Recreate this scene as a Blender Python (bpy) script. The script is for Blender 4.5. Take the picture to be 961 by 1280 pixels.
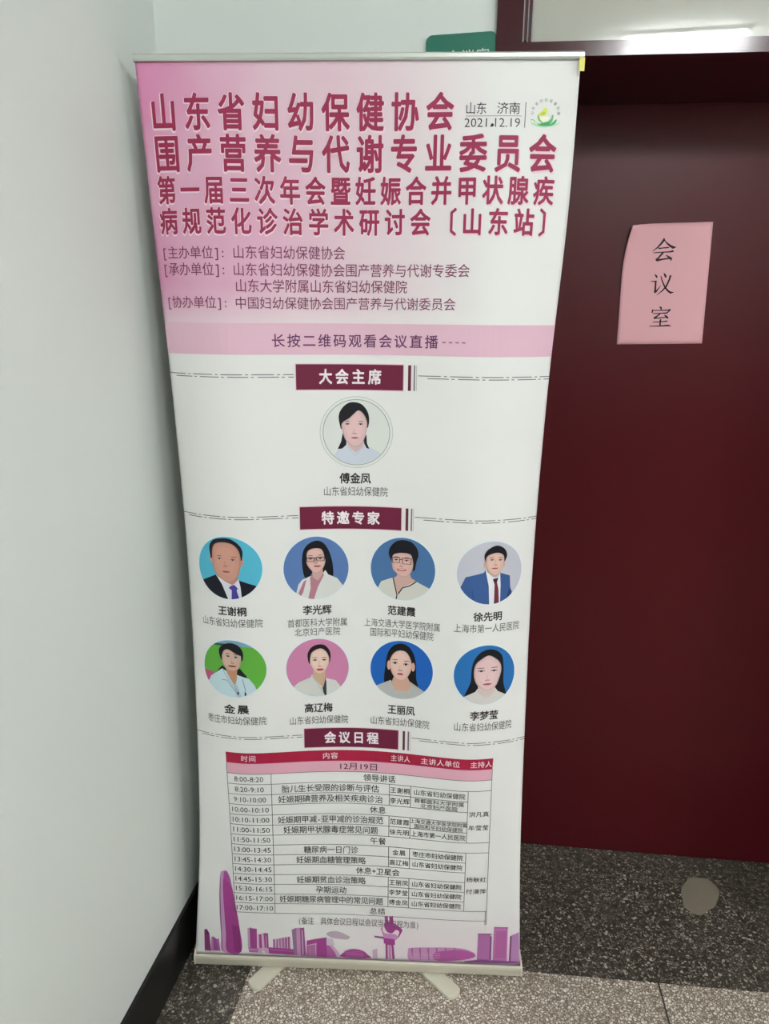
import bpy, bmesh, math, random
import numpy as np
from mathutils import Vector, Matrix, geometry

for o in list(bpy.data.objects):
    bpy.data.objects.remove(o)
SC = bpy.context.scene
COL = SC.collection
random.seed(7)

# ------------------------------------------------------------------ camera
PITCH, ROLL = math.radians(15.3), math.radians(-0.54)
fw = Vector((0, math.cos(PITCH), -math.sin(PITCH)))
up0 = Vector((0, math.sin(PITCH), math.cos(PITCH)))
rt = Vector((1, 0, 0)) * math.cos(ROLL) - up0 * math.sin(ROLL)
up = rt.cross(fw)
cam_data = bpy.data.cameras.new('camera')
cam = bpy.data.objects.new('camera', cam_data)
COL.objects.link(cam)
M3 = Matrix((rt, up, -fw)).transposed()
cam.matrix_world = Matrix.Translation((0, 0, 1.58)) @ M3.to_4x4()
cam_data.sensor_fit = 'HORIZONTAL'
cam_data.sensor_width = 36.0
cam_data.lens = 36.0
cam_data.clip_start = 0.02
SC.camera = cam

# ------------------------------------------------------------------ world, exposure
w = bpy.data.worlds.new('world')
SC.world = w
w.use_nodes = True
w.node_tree.nodes['Background'].inputs[0].default_value = (0.96, 1.0, 1.0, 1)
w.node_tree.nodes['Background'].inputs[1].default_value = 0.12
SC.view_settings.view_transform = 'Standard'
SC.view_settings.look = 'None'
SC.view_settings.gamma = 1.0
SC.view_settings.use_curve_mapping = False
SC.view_settings.exposure = 1.36
LAMP_STRENGTH = 26.0

# ------------------------------------------------------------------ helpers
def lin(c):
    return tuple((x / 12.92 if x <= 0.04045 else ((x + 0.055) / 1.055) ** 2.4) for x in (v / 255.0 for v in c))

def mat(name, rgb, rough=0.5, coat=0.0, metal=0.0, spec=0.5):
    m = bpy.data.materials.new(name)
    m.use_nodes = True
    b = m.node_tree.nodes['Principled BSDF']
    b.inputs['Base Color'].default_value = (*lin(rgb), 1)
    b.inputs['Roughness'].default_value = rough
    b.inputs['Metallic'].default_value = metal
    b.inputs['Coat Weight'].default_value = coat
    b.inputs['Coat Roughness'].default_value = 0.05
    b.inputs['Specular IOR Level'].default_value = spec
    return m

def bump(m, scale, strength, detail=4.0, dist=0.002):
    nt = m.node_tree
    tc = nt.nodes.new('ShaderNodeTexCoord')
    n = nt.nodes.new('ShaderNodeTexNoise')
    n.inputs['Scale'].default_value = scale
    n.inputs['Detail'].default_value = detail
    bp = nt.nodes.new('ShaderNodeBump')
    bp.inputs['Strength'].default_value = strength
    bp.inputs['Distance'].default_value = dist
    nt.links.new(tc.outputs['Object'], n.inputs['Vector'])
    nt.links.new(n.outputs['Fac'], bp.inputs['Height'])
    nt.links.new(bp.outputs['Normal'], nt.nodes['Principled BSDF'].inputs['Normal'])
    return m

INKS = {}
def ink(rgb):
    rgb = tuple(int(v) for v in rgb)
    if rgb not in INKS:
        INKS[rgb] = mat('ink_%02x%02x%02x' % rgb, rgb, 0.5, spec=0.3)
    return INKS[rgb]

def link(name, me, parent=None):
    o = bpy.data.objects.new(name, me)
    COL.objects.link(o)
    if parent is not None:
        o.parent = parent
    return o

def obj(name, bm, mats, parent=None, smooth=False):
    me = bpy.data.meshes.new(name)
    bm.to_mesh(me)
    bm.free()
    for m in (mats if isinstance(mats, (list, tuple)) else [mats]):
        me.materials.append(m)
    if smooth:
        for p in me.polygons:
            p.use_smooth = True
    return link(name, me, parent)

def tag(o, label=None, cat=None, group=None, kind=None):
    if label: o['label'] = label
    if cat: o['category'] = cat
    if group: o['group'] = group
    if kind: o['kind'] = kind
    return o

def bevel_all(bm, w, seg=2):
    bmesh.ops.bevel(bm, geom=[e for e in bm.edges if len(e.link_faces) == 2 and e.calc_face_angle(0) > 0.5],
                    offset=w, segments=seg, profile=0.5, affect='EDGES', clamp_overlap=True)

def hexa(bm, P):
    """box from 8 points: bottom loop of four, top loop of four"""
    v = [bm.verts.new(p) for p in P]
    for f in ((3, 2, 1, 0), (4, 5, 6, 7), (0, 1, 5, 4), (1, 2, 6, 5), (2, 3, 7, 6), (3, 0, 4, 7)):
        bm.faces.new([v[i] for i in f])
    return v

# ------------------------------------------------------------------ room frame
ANG = math.radians(-6.2)
DV = Vector((math.cos(ANG), math.sin(ANG), 0))          # along the door wall
NV = Vector((math.sin(ANG), -math.cos(ANG), 0))         # out of the door wall
P0W = Vector((0.32, 1.625, 0))
RECESS = 0.366
def W(s, o, z):
    return P0W + DV * s + NV * o + Vector((0, 0, z))
def wbox(bm, s0, s1, o0, o1, z0, z1):
    return hexa(bm, [W(s0, o1, z0), W(s1, o1, z0), W(s1, o0, z0), W(s0, o0, z0),
                     W(s0, o1, z1), W(s1, o1, z1), W(s1, o0, z1), W(s0, o0, z1)])
LA = math.radians(81.0)
LD = Vector((math.cos(LA), math.sin(LA), 0))            # along the left wall, into the picture
LN = Vector((math.sin(LA), -math.cos(LA), 0))           # out of the left wall
P0L = Vector((-0.507, 1.37, 0)) - LN * 0.008
def L(t, o, z):
    return P0L + LD * t + LN * o + Vector((0, 0, z))
def lbox(bm, t0, t1, o0, o1, z0, z1):
    return hexa(bm, [L(t0, o0, z0), L(t0, o1, z0), L(t1, o1, z0), L(t1, o0, z0),
                     L(t0, o0, z1), L(t0, o1, z1), L(t1, o1, z1), L(t1, o0, z1)])
def cross2(a, da, b, db):
    d = da.x * db.y - da.y * db.x
    t = ((b.x - a.x) * db.y - (b.y - a.y) * db.x) / d
    return a + da * t
CORNER = cross2(P0L, LD, P0W, DV)
S_COR = (CORNER - P0W).dot(DV)
T_COR = (CORNER - P0L).dot(LD)
HC = 2.75
# ------------------------------------------------------------------ materials
M_wall = bump(mat('painted_plaster', (220, 226, 221), 0.55, spec=0.3), 60, 0.05)
M_ceil = mat('ceiling_paint', (225, 228, 224), 0.8)
M_base = mat('black_skirting', (17, 17, 16), 0.3)
M_wood = mat('dark_red_lacquer', (64, 18, 27), 0.13, coat=0.08, spec=0.32)
M_door = mat('door_red_lacquer', (80, 15, 23), 0.36, coat=0.0, spec=0.22)
M_bead = mat('bead_lacquer', (70, 26, 30), 0.12, coat=0.5)

def terrazzo(name, stops, scale, rough, grout, speck=None):
    m = bpy.data.materials.new(name)
    m.use_nodes = True
    nt = m.node_tree
    b = nt.nodes['Principled BSDF']
    b.inputs['Roughness'].default_value = rough
    tc = nt.nodes.new('ShaderNodeTexCoord')
    nz = nt.nodes.new('ShaderNodeTexNoise')
    nz.inputs['Scale'].default_value = 90
    mixv = nt.nodes.new('ShaderNodeMix'); mixv.data_type = 'VECTOR'
    mixv.inputs['Factor'].default_value = 0.012
    nt.links.new(tc.outputs['Object'], nz.inputs['Vector'])
    nt.links.new(tc.outputs['Object'], mixv.inputs[4])
    nt.links.new(nz.outputs['Color'], mixv.inputs[5])
    vo = nt.nodes.new('ShaderNodeTexVoronoi')
    vo.inputs['Scale'].default_value = scale
    nt.links.new(mixv.outputs[1], vo.inputs['Vector'])
    sep = nt.nodes.new('ShaderNodeSeparateColor')
    nt.links.new(vo.outputs['Color'], sep.inputs[0])
    cr = nt.nodes.new('ShaderNodeValToRGB')
    el = cr.color_ramp.elements
    el[0].position, el[0].color = stops[0][0], (*lin(stops[0][1]), 1)
    el[1].position, el[1].color = stops[-1][0], (*lin(stops[-1][1]), 1)
    for p, c in stops[1:-1]:
        e = el.new(p); e.color = (*lin(c), 1)
    nt.links.new(sep.outputs[0], cr.inputs[0])
    ve = nt.nodes.new('ShaderNodeTexVoronoi')
    ve.feature = 'DISTANCE_TO_EDGE'
    ve.inputs['Scale'].default_value = scale
    nt.links.new(mixv.outputs[1], ve.inputs['Vector'])
    mr = nt.nodes.new('ShaderNodeMapRange')
    mr.inputs[1].default_value = 0.05; mr.inputs[2].default_value = 0.22
    nt.links.new(ve.outputs['Distance'], mr.inputs[0])
    mx = nt.nodes.new('ShaderNodeMix'); mx.data_type = 'RGBA'
    mx.inputs[6].default_value = (*lin(grout), 1)
    nt.links.new(mr.outputs[0], mx.inputs[0])
    nt.links.new(cr.outputs[0], mx.inputs[7])
    out = mx.outputs[2]
    if speck:
        v2 = nt.nodes.new('ShaderNodeTexVoronoi')
        v2.inputs['Scale'].default_value = scale * 0.32
        nt.links.new(tc.outputs['Object'], v2.inputs['Vector'])
        s2 = nt.nodes.new('ShaderNodeSeparateColor')
        nt.links.new(v2.outputs['Color'], s2.inputs[0])
        lt = nt.nodes.new('ShaderNodeMath'); lt.operation = 'MULTIPLY'; lt.inputs[1].default_value = 0.26
        nt.links.new(s2.outputs[1], lt.inputs[0])
        cmpn = nt.nodes.new('ShaderNodeMath'); cmpn.operation = 'LESS_THAN'
        sb = nt.nodes.new('ShaderNodeMath'); sb.operation = 'SUBTRACT'; sb.inputs[1].default_value = 0.05
        nt.links.new(lt.outputs[0], sb.inputs[0])
        nt.links.new(v2.outputs['Distance'], cmpn.inputs[0])
        nt.links.new(sb.outputs[0], cmpn.inputs[1])
        ms = nt.nodes.new('ShaderNodeMix'); ms.data_type = 'RGBA'
        ms.inputs[7].default_value = (*lin(speck), 1)
        fa = nt.nodes.new('ShaderNodeMath'); fa.operation = 'MULTIPLY'; fa.inputs[1].default_value = 0.75
        nt.links.new(cmpn.outputs[0], fa.inputs[0])
        nt.links.new(fa.outputs[0], ms.inputs[0])
        nt.links.new(out, ms.inputs[6])
        out = ms.outputs[2]
    nt.links.new(out, b.inputs['Base Color'])
    return m
M_tl = terrazzo('light_terrazzo', [(0.0, (172, 159, 143)), (0.3, (216, 204, 189)), (0.6, (236, 227, 214)), (1.0, (248, 243, 235))], 140, 0.45, (126, 111, 96))
M_td = terrazzo('dark_terrazzo', [(0.0, (56, 52, 46)), (0.4, (104, 98, 88)), (0.75, (142, 134, 120)), (1.0, (180, 172, 156))], 140, 0.4, (58, 54, 48), speck=(196, 188, 176))
M_joint = mat('floor_joint', (62, 56, 52), 0.6)
M_patch = bump(mat('filled_patch', (142, 134, 118), 0.6), 90, 0.3)

# ------------------------------------------------------------------ room shell
bm = bmesh.new()                                         # floor: dark border strips along the walls, light field
BL_ = 0.172                                              # border width at the left wall
BP0 = Vector((0.324, 1.524, 0))
BDV = Vector((math.cos(math.radians(-5.4)), math.sin(math.radians(-5.4)), 0))
c_in = cross2(P0L + LN * BL_, LD, BP0, BDV)
XR, YB = 4.2, -1.75
def P(v): return bm.verts.new((v.x, v.y, 0))
lb = P0L + LD * ((YB - P0L.y) / LD.y)
li = lb + LN * BL_ / LN.x * 1.0; li.y = YB
li = (P0L + LN * BL_) + LD * ((YB - (P0L + LN * BL_).y) / LD.y)
rO = P0W + DV * ((XR - P0W.x) / DV.x)
rI = BP0 + BDV * ((XR - BP0.x) / BDV.x)
field = bm.faces.new([P(li), P(Vector((XR, YB, 0))), P(rI), P(c_in)]); field.material_index = 0
f = bm.faces.new([P(lb), P(li), P(c_in), P(CORNER)]); f.material_index = 1
f = bm.faces.new([P(CORNER), P(c_in), P(rI), P(rO)]); f.material_index = 1
f = bm.faces.new([P(W(-0.12, 0, 0)), P(W(1.0, 0, 0)), P(W(1.0, -0.5, 0)), P(W(-0.12, -0.5, 0))]); f.material_index = 1
def strip(a, b, wd, z, mi):
    d = (b - a).normalized(); n = Vector((-d.y, d.x, 0)) * wd / 2
    f = bm.faces.new([bm.verts.new((q.x, q.y, z)) for q in (a - n, b - n, b + n, a + n)])
    f.material_index = mi
ja = Vector((0.672, 1.498, 0))
strip(ja + NV * -0.0, ja + NV * 2.6, 0.0042, 0.0004, 2)
strip(c_in + DV * 0.05 + NV * 0.80, c_in + DV * 3.8 + NV * 0.80, 0.0042, 0.0004, 2)
strip(W(-0.06, -0.26, 0), W(0.85, -0.26, 0), 0.003, 0.0004, 3)
# round filled patch in the dark floor in front of the door leaf
n = 40
pts = []
for i in range(n):
    a = 2 * math.pi * i / n
    r = 1 + 0.05 * math.sin(3 * a + 1) + 0.03 * math.sin(7 * a)
    pts.append(bm.verts.new((0.884 + 0.052 * r * math.cos(a) + 0.027 * math.sin(a), 1.779 + 0.070 * r * math.sin(a), 0.0005)))
f = bm.faces.new(pts); f.material_index = 4
bmesh.ops.recalc_face_normals(bm, faces=bm.faces)
for f in bm.faces:
    if f.normal.z < 0: f.normal_flip()
M_line = mat('threshold_line', (112, 104, 94), 0.5)
tag(obj('floor', bm, [M_tl, M_td, M_joint, M_line, M_patch]), 'speckled terrazzo floor, pale with a dark border along the walls', kind='structure')

bm = bmesh.new()
lbox(bm, -3.4, T_COR + 0.12, -0.12, 0.0, -0.02, HC + 0.05)
tag(obj('wall_left', bm, M_wall), 'pale grey green plaster wall at the left', kind='structure')

JL, JR = -0.1183, 0.905                                   # casing outer edges on the wall
HEAD = 2.026
WIN_TOP = 2.62
bm = bmesh.new()                                          # door wall with its opening
wbox(bm, S_COR - 0.05, JL + 0.02, -0.40, 0.0, -0.02, HC + 0.05)
wbox(bm, JR - 0.02, 4.2, -0.40, 0.0, -0.02, HC + 0.05)
wbox(bm, JL + 0.02, JR - 0.02, -0.40, 0.0, WIN_TOP + 0.03, HC + 0.05)
tag(obj('wall_back', bm, M_wall), 'pale wall behind the banner holding the dark red door', kind='structure')
bm = bmesh.new()
hexa(bm, [(-1.6, YB - .1, -.02), (XR, YB - .1, -.02), (XR, YB, -.02), (-1.6, YB, -.02), (-1.6, YB - .1, HC), (XR, YB - .1, HC), (XR, YB, HC), (-1.6, YB, HC)])
tag(obj('wall_front', bm, M_wall), 'pale corridor wall opposite the door', kind='structure')
bm = bmesh.new()  # added dark panel, unseen, reduces bounce on the lower banner and door
hexa(bm, [(-1.0, YB, 0.0), (XR, YB, 0.0), (XR, YB + .012, 0.0), (-1.0, YB + .012, 0.0), (-1.0, YB, 1.45), (XR, YB, 1.45), (XR, YB + .012, 1.45), (-1.0, YB + .012, 1.45)])
tag(obj('trim_2', bm, mat('added_dark_wainscot', (66, 62, 58), 0.5)), 'dark wainscot added on the unseen opposite wall to cut bounced light', kind='structure')
bm = bmesh.new()
hexa(bm, [(-1.6, YB, HC), (XR, YB, HC), (XR, 2.4, HC), (-1.6, 2.4, HC), (-1.6, YB, HC + .08), (XR, YB, HC + .08), (XR, 2.4, HC + .08), (-1.6, 2.4, HC + .08)])
tag(obj('ceiling', bm, M_ceil), 'plain white corridor ceiling', kind='structure')
bm = bmesh.new()
lbox(bm, -3.3, T_COR - 0.001, 0.0, 0.008, 0.0, 0.14)
bevel_all(bm, 0.0025)
tag(obj('baseboard_left', bm, M_base), 'black skirting along the left wall', kind='structure')
bm = bmesh.new()
wbox(bm, S_COR + 0.01, JL - 0.001, 0.0, 0.008, 0.0, 0.14)
bevel_all(bm, 0.0025)
tag(obj('baseboard_back', bm, M_base), 'black skirting behind the banner', kind='structure')

# casing around the recess: two jambs and the header under the transom
bm = bmesh.new()
wbox(bm, JL, -0.0695, -RECESS - 0.05, 0.012, 0.0, WIN_TOP + 0.05)
wbox(bm, 0.855, JR, -RECESS - 0.05, 0.012, 0.0, WIN_TOP + 0.05)
wbox(bm, -0.0695, 0.855, -RECESS - 0.05, 0.010, HEAD, HEAD + 0.0255)
wbox(bm, -0.0695, 0.855, -0.10, 0.010, WIN_TOP, WIN_TOP + 0.05)
bevel_all(bm, 0.003)
tag(obj('trim_1', bm, M_wood), 'dark red lacquered casing framing the door recess', kind='structure')

# transom window over the door
M_pane = mat('frosted_pane', (182, 182, 172), 0.02, spec=0.5)
bm = bmesh.new()
wbox(bm, -0.0665, -0.061, -0.03, 0.006, HEAD + 0.029, WIN_TOP)
wbox(bm, -0.0585, -0.053, -0.03, 0.002, HEAD + 0.029, WIN_TOP)
wbox(bm, 0.845, 0.855, -0.03, 0.004, HEAD + 0.0285, WIN_TOP)
bevel_all(bm, 0.0015)
win = tag(obj('window_1', bm, M_bead), 'transom window above the dark red door', kind='structure')
bm = bmesh.new()
wbox(bm, -0.0505, 0.845, -0.014, -0.008, HEAD + 0.0258, WIN_TOP)
obj('pane', bm, M_pane, win)

# door leaf at the back of the recess
bm = bmesh.new()
wbox(bm, -0.0690, 0.8545, -RECESS - 0.042, -RECESS, 0.003, HEAD - 0.0003)
tag(obj('door_1', bm, M_door), 'dark red lacquered door leaf set deep in its recess', kind='structure')

# ------------------------------------------------------------------ ceiling lamps, the second one added
def ring_box(bm, x0, x1, y0, y1, z0, z1):
    return hexa(bm, [(x0, y0, z0), (x1, y0, z0), (x1, y1, z0), (x0, y1, z0), (x0, y0, z1), (x1, y0, z1), (x1, y1, z1), (x0, y1, z1)])
M_em = bpy.data.materials.new('lamp_diffuser')
M_em.use_nodes = True
b = M_em.node_tree.nodes['Principled BSDF']
b.inputs['Base Color'].default_value = (0.8, 0.8, 0.8, 1)
b.inputs['Emission Color'].default_value = (0.975, 0.985, 1.0, 1)
b.inputs['Emission Strength'].default_value = LAMP_STRENGTH
M_em2 = M_em.copy(); M_em2.name = 'lamp_dimming_cover'
M_em2.node_tree.nodes['Principled BSDF'].inputs['Emission Strength'].default_value = LAMP_STRENGTH * 0.5  # added dimmer underside, so banner and walls darken towards the floor
M_lf = mat('white_metal', (225, 226, 224), 0.4)
for lx, lab in ((0.815, 'square white ceiling light panel mirrored in the transom glass'), (3.0, 'added unseen ceiling light panel farther along, filling the left wall')):  # second panel is an unseen addition that brightens the left wall
    lamp = link('ceiling_lamp', None)
    lamp.location = (lx, -1.015, HC)
    tag(lamp, lab, 'ceiling lamp', 'ceiling lamps along the corridor')
    bm = bmesh.new()
    ring_box(bm, -.275, .275, -.30, .30, -0.014, 0.0)
    bevel_all(bm, .003)
    obj('lamp_base', bm, M_lf, lamp)
    bm = bmesh.new()
    ring_box(bm, -.255, .255, -.28, .28, -0.095, -0.0145)
    obj('diffuser', bm, M_em, lamp)
    bm = bmesh.new()
    ring_box(bm, -.258, .258, -.283, .283, -0.100, -0.0955)
    obj('dimming_cover', bm, M_em2, lamp)

SKY = [((196,150,190),1,[(-330,269),(-322,273),(-314,273),(-305,253),(-295,192),(-285,118),(-282,45),(-329,44),(-331,92),(-334,149),(-335,206),(-333,253)]),
((120,74,130),0,[(-332,256),(-335,206),(-334,149),(-331,92),(-329,44),(-327,45),(-329,93),(-331,150),(-332,206),(-331,256)]),
((164,76,150),0,[(-322,271),(-314,272),(-306,252),(-302,220),(-317,235),(-324,249)]),
((160,58,136),1,[(-324,249),(-314,244),(-302,228),(-295,189),(-285,118),(-282,45),(-317,44),(-319,93),(-322,150),(-325,207)]),
((140,44,118),0,[(-304,123),(-285,118),(-282,45),(-298,44)]),
((134,52,112),0,[(-374,104),(-368,106),(-361,93),(-356,44),(-372,45)]),
((90,40,84),0,[(-372,103),(-367,105),(-361,94),(-365,90),(-371,93)]),
((186,120,172),0,[(-356,84),(-351,86),(-350,45),(-356,44)]),
((158,72,146),0,[(-351,86),(-344,80),(-337,45),(-350,45)]),
((176,100,164),0,[(-344,79),(-337,81),(-333,44),(-337,45)]),
((196,150,190),0,[(-265,115),(-258,117),(-259,53),(-265,55)]),
((120,60,116),0,[(-259,116),(-256,117),(-257,54),(-259,53)]),
((160,58,136),0,[(-256,115),(-242,114),(-243,48),(-257,50)]),
((214,180,206),0,[(-241,97),(-237,99),(-237,51),(-241,50)]),
((160,58,136),0,[(-237,98),(-231,99),(-230,51),(-237,51)]),
((214,180,206),0,[(-230,101),(-226,102),(-224,49),(-229,50)]),
((160,58,136),0,[(-226,102),(-215,102),(-214,49),(-224,49)]),
((208,150,196),0,[(-221,96),(-219,96),(-219,53),(-221,53)]),
((184,104,168),0,[(-264,58),(-239,56),(-240,44),(-263,45)]),
((214,180,206),0,[(-262,54),(-240,52),(-240,51),(-262,52)]),
((204,170,200),0,[(-239,58),(-230,58),(-230,43),(-239,44)]),
((208,172,202),0,[(-225,59),(-215,58),(-214,43),(-224,44)]),
((150,74,134),0,[(-203,85),(-200,86),(-200,54),(-203,54)]),
((190,128,182),0,[(-200,86),(-197,84),(-197,54),(-200,54)]),
((150,74,134),0,[(-195,86),(-193,87),(-193,54),(-196,54)]),
((190,128,182),0,[(-193,87),(-189,86),(-190,55),(-193,54)]),
((150,74,134),0,[(-188,88),(-186,89),(-186,55),(-188,55)]),
((190,128,182),0,[(-186,89),(-182,88),(-183,55),(-186,55)]),
((150,74,134),0,[(-181,90),(-178,91),(-179,55),(-181,55)]),
((190,128,182),0,[(-178,91),(-175,89),(-175,55),(-179,55)]),
((150,74,134),0,[(-174,91),(-171,93),(-171,55),(-174,55)]),
((190,128,182),0,[(-171,93),(-168,91),(-168,56),(-171,55)]),
((150,74,134),0,[(-167,93),(-164,94),(-164,56),(-167,56)]),
((190,128,182),0,[(-164,94),(-161,93),(-161,56),(-164,56)]),
((160,58,136),0,[(-214,61),(-187,60),(-154,58),(-141,55),(-141,41),(-214,43)]),
((184,100,168),0,[(-210,56),(-145,52),(-145,50),(-210,53)]),
((150,110,150),0,[(-157,114),(-146,120),(-145,44),(-153,44)]),
((196,146,190),0,[(-146,119),(-136,121),(-136,41),(-145,42)]),
((150,70,138),0,[(-137,119),(-127,121),(-123,40),(-136,40)]),
((214,176,208),0,[(-133,114),(-131,115),(-129,43),(-132,43)]),
((160,58,136),0,[(-121,84),(-98,90),(-73,95),(-72,39),(-122,39)]),
((206,164,200),0,[(-121,71),(-98,78),(-97,74),(-119,68)]),
((206,164,200),0,[(-101,74),(-98,75),(-98,40),(-100,40)]),
((176,110,164),0,[(-120,66),(-101,71),(-101,40),(-120,40)]),
((184,124,174),0,[(-115,62),(-112,62),(-112,41),(-115,41)]),
((206,196,206),0,[(-73,94),(-59,93),(-53,75),(-66,71),(-73,73)]),
((176,92,160),0,[(-73,73),(-65,72),(-53,53),(-48,40),(-72,39)]),
((206,170,200),0,[(-65,72),(-58,75),(-43,53),(-37,39),(-48,40),(-53,53)]),
((186,168,184),1,[(-73,103),(-66,111),(-47,113),(-27,105),(-16,98),(-24,91),(-40,92),(-58,94)]),
((160,58,136),1,[(-37,41),(-31,54),(-21,62),(-5,65),(15,61),(26,51),(32,40)]),
((186,110,172),0,[(-31,59),(18,59),(18,58),(-31,58)]),
((186,110,172),0,[(-29,55),(18,55),(18,54),(-29,54)]),
((186,110,172),0,[(-28,52),(18,52),(18,51),(-28,50)]),
((186,110,172),0,[(-27,48),(18,49),(18,47),(-27,47)]),
((186,110,172),0,[(-25,44),(18,45),(18,44),(-25,43)]),
((198,168,192),0,[(39,64),(50,69),(51,40),(40,41)]),
((164,66,140),0,[(67,160),(75,162),(76,138),(69,137)]),
((150,60,128),0,[(78,160),(87,163),(89,139),(80,138)]),
((160,58,136),1,[(66,139),(79,146),(95,139),(107,129),(110,123),(103,106),(98,102),(103,118),(95,124),(85,114),(72,119)]),
((206,140,196),1,[(58,126),(63,129),(63,120),(70,113),(95,111),(97,97),(79,91),(66,98),(63,109)]),
((120,70,120),0,[(42,105),(53,104),(65,103),(66,97),(53,99),(44,100)]),
((160,58,136),0,[(65,100),(92,97),(93,82),(84,79),(73,81),(66,85)]),
((150,58,126),0,[(70,83),(75,82),(76,40),(71,40)]),
((150,58,126),0,[(84,82),(89,83),(93,41),(87,40)]),
((200,140,190),0,[(77,81),(83,81),(85,40),(78,40)]),
((200,140,188),1,[(125,67),(131,75),(186,79),(243,80),(272,74),(286,65),(284,55),(248,44),(164,40),(128,39)]),
((178,80,156),1,[(189,64),(243,75),(272,71),(285,63),(283,54),(248,44),(193,41)]),
((150,96,142),0,[(132,74),(136,75),(138,40),(135,39)]),
((150,96,142),0,[(151,75),(155,76),(157,41),(154,40)]),
((150,96,142),0,[(171,76),(175,77),(177,41),(174,41)]),
((150,96,142),0,[(191,77),(195,78),(197,42),(194,42)]),
((150,96,142),0,[(213,78),(216,79),(219,43),(215,43)]),
((150,96,142),0,[(234,79),(238,80),(241,44),(237,44)]),
((214,176,206),0,[(131,58),(202,62),(202,61),(131,57)]),
((214,176,206),0,[(131,52),(202,56),(202,55),(131,51)]),
((214,176,206),0,[(132,46),(202,50),(202,49),(132,45)]),
((176,104,166),0,[(292,123),(322,123),(323,49),(291,47)]),
((130,80,126),0,[(291,125),(325,125),(325,122),(291,123)]),
((120,60,116),0,[(321,120),(325,116),(325,49),(321,49)]),
((186,112,172),0,[(330,142),(364,141),(363,48),(329,46)]),
((140,90,140),0,[(330,144),(365,143),(365,140),(330,141)]),
((176,90,158),0,[(335,132),(361,132),(360,56),(334,55)]),
((180,128,180),0,[(374,120),(392,129),(393,42),(372,43)]),
((120,50,110),0,[(370,117),(374,120),(372,43),(368,43)]),
((140,74,140),0,[(261,42),(296,49),(393,47),(393,41),(261,39)])]

# ------------------------------------------------------------------ roll-up banner: shape of the hanging fabric
ZN = np.array([.045, .35, .7, 1.05, 1.42, 1.75, 1.995])
YAW = [-0.0346, -0.0419, -0.0293, -0.0206, -0.0164, -0.0207, -0.0275]
BLs, BRs = [0, .0214, .0298, .0283, .0182, .0058, 0], [0, .0119, .0157, .0176, .0105, -.0017, 0]
ELs, ERs = [0, .0169, .0325, .0463, .0429, .0240, 0], [0, .0213, .0398, .0481, .0425, .0228, 0]
VVs = [0, .0152, .0310, .0378, .0353, .0212, 0]
BX0, BHW, BY0 = -0.0577, 0.3941, 1.5183
BROOT = Vector((BX0, 1.56, 0))
def prof(z, v):
    v = np.asarray(v, float)
    i = np.clip(np.searchsorted(ZN, z) - 1, 0, len(ZN) - 2)
    t = np.clip((z - ZN[i]) / (ZN[i + 1] - ZN[i]), 0, 1)
    m = np.zeros(len(ZN))
    m[1:-1] = (v[2:] - v[:-2]) / (ZN[2:] - ZN[:-2])
    m[0] = (v[1] - v[0]) / (ZN[1] - ZN[0]); m[-1] = (v[-1] - v[-2]) / (ZN[-1] - ZN[-2])
    h = ZN[i + 1] - ZN[i]
    return (2*t**3 - 3*t**2 + 1)*v[i] + (t**3 - 2*t**2 + t)*h*m[i] + (-2*t**3 + 3*t**2)*v[i+1] + (t**3 - t**2)*h*m[i+1]
def surf(u, h):
    """fabric millimetres (u from the middle, h from the floor) -> world xyz arrays"""
    a = np.asarray(u, float) / (BHW * 1000); z = np.asarray(h, float) / 1000
    aa = np.abs(a); neg = a < 0
    B = np.where(neg, prof(z, BLs), prof(z, BRs))
    E = np.where(neg, prof(z, ELs), prof(z, ERs))
    xl = BHW * a - np.sign(a) * B * aa**5
    wv = np.where(aa < .7, (1 - np.minimum(aa / .7, 1)**2)**2, 0)
    e = np.clip((aa - .55) / .45, 0, 1)**2
    Y = BY0 + prof(z, YAW) * xl + E * e + prof(z, VVs) * wv
    Z = z + .006 * xl * np.clip((z - 1.4) / .6, 0, 1)
    return np.stack([BX0 + xl, Y, Z], -1)
def on_fabric(flat):
    """flat: n x 3 array (u mm, h mm, lift mm) -> coordinates relative to the banner's base"""
    p = surf(flat[:, 0], flat[:, 1])
    du = surf(flat[:, 0] + 1, flat[:, 1]) - surf(flat[:, 0] - 1, flat[:, 1])
    dh = surf(flat[:, 0], flat[:, 1] + 1) - surf(flat[:, 0], flat[:, 1] - 1)
    nrm = np.cross(du, dh); nrm /= np.linalg.norm(nrm, axis=1)[:, None]
    return p + nrm * flat[:, 2:3] / 1000 - np.array(BROOT)

# ------------------------------------------------------------------ glyph outlines (built-in font)
GL = {}
def glyph(text, off=0.0):
    k = (text, off)
    if k not in GL:
        cd = bpy.data.curves.new('g', 'FONT')
        cd.body = text; cd.size = 1; cd.offset = off; cd.resolution_u = 2
        o = bpy.data.objects.new('g', cd); COL.objects.link(o)
        bpy.context.view_layer.update()
        me = o.to_mesh()
        GL[k] = ([(v.co.x, v.co.y) for v in me.vertices], [tuple(p.vertices) for p in me.polygons])
        o.to_mesh_clear()
        bpy.data.objects.remove(o); bpy.data.curves.remove(cd)
    return GL[k]

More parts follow.
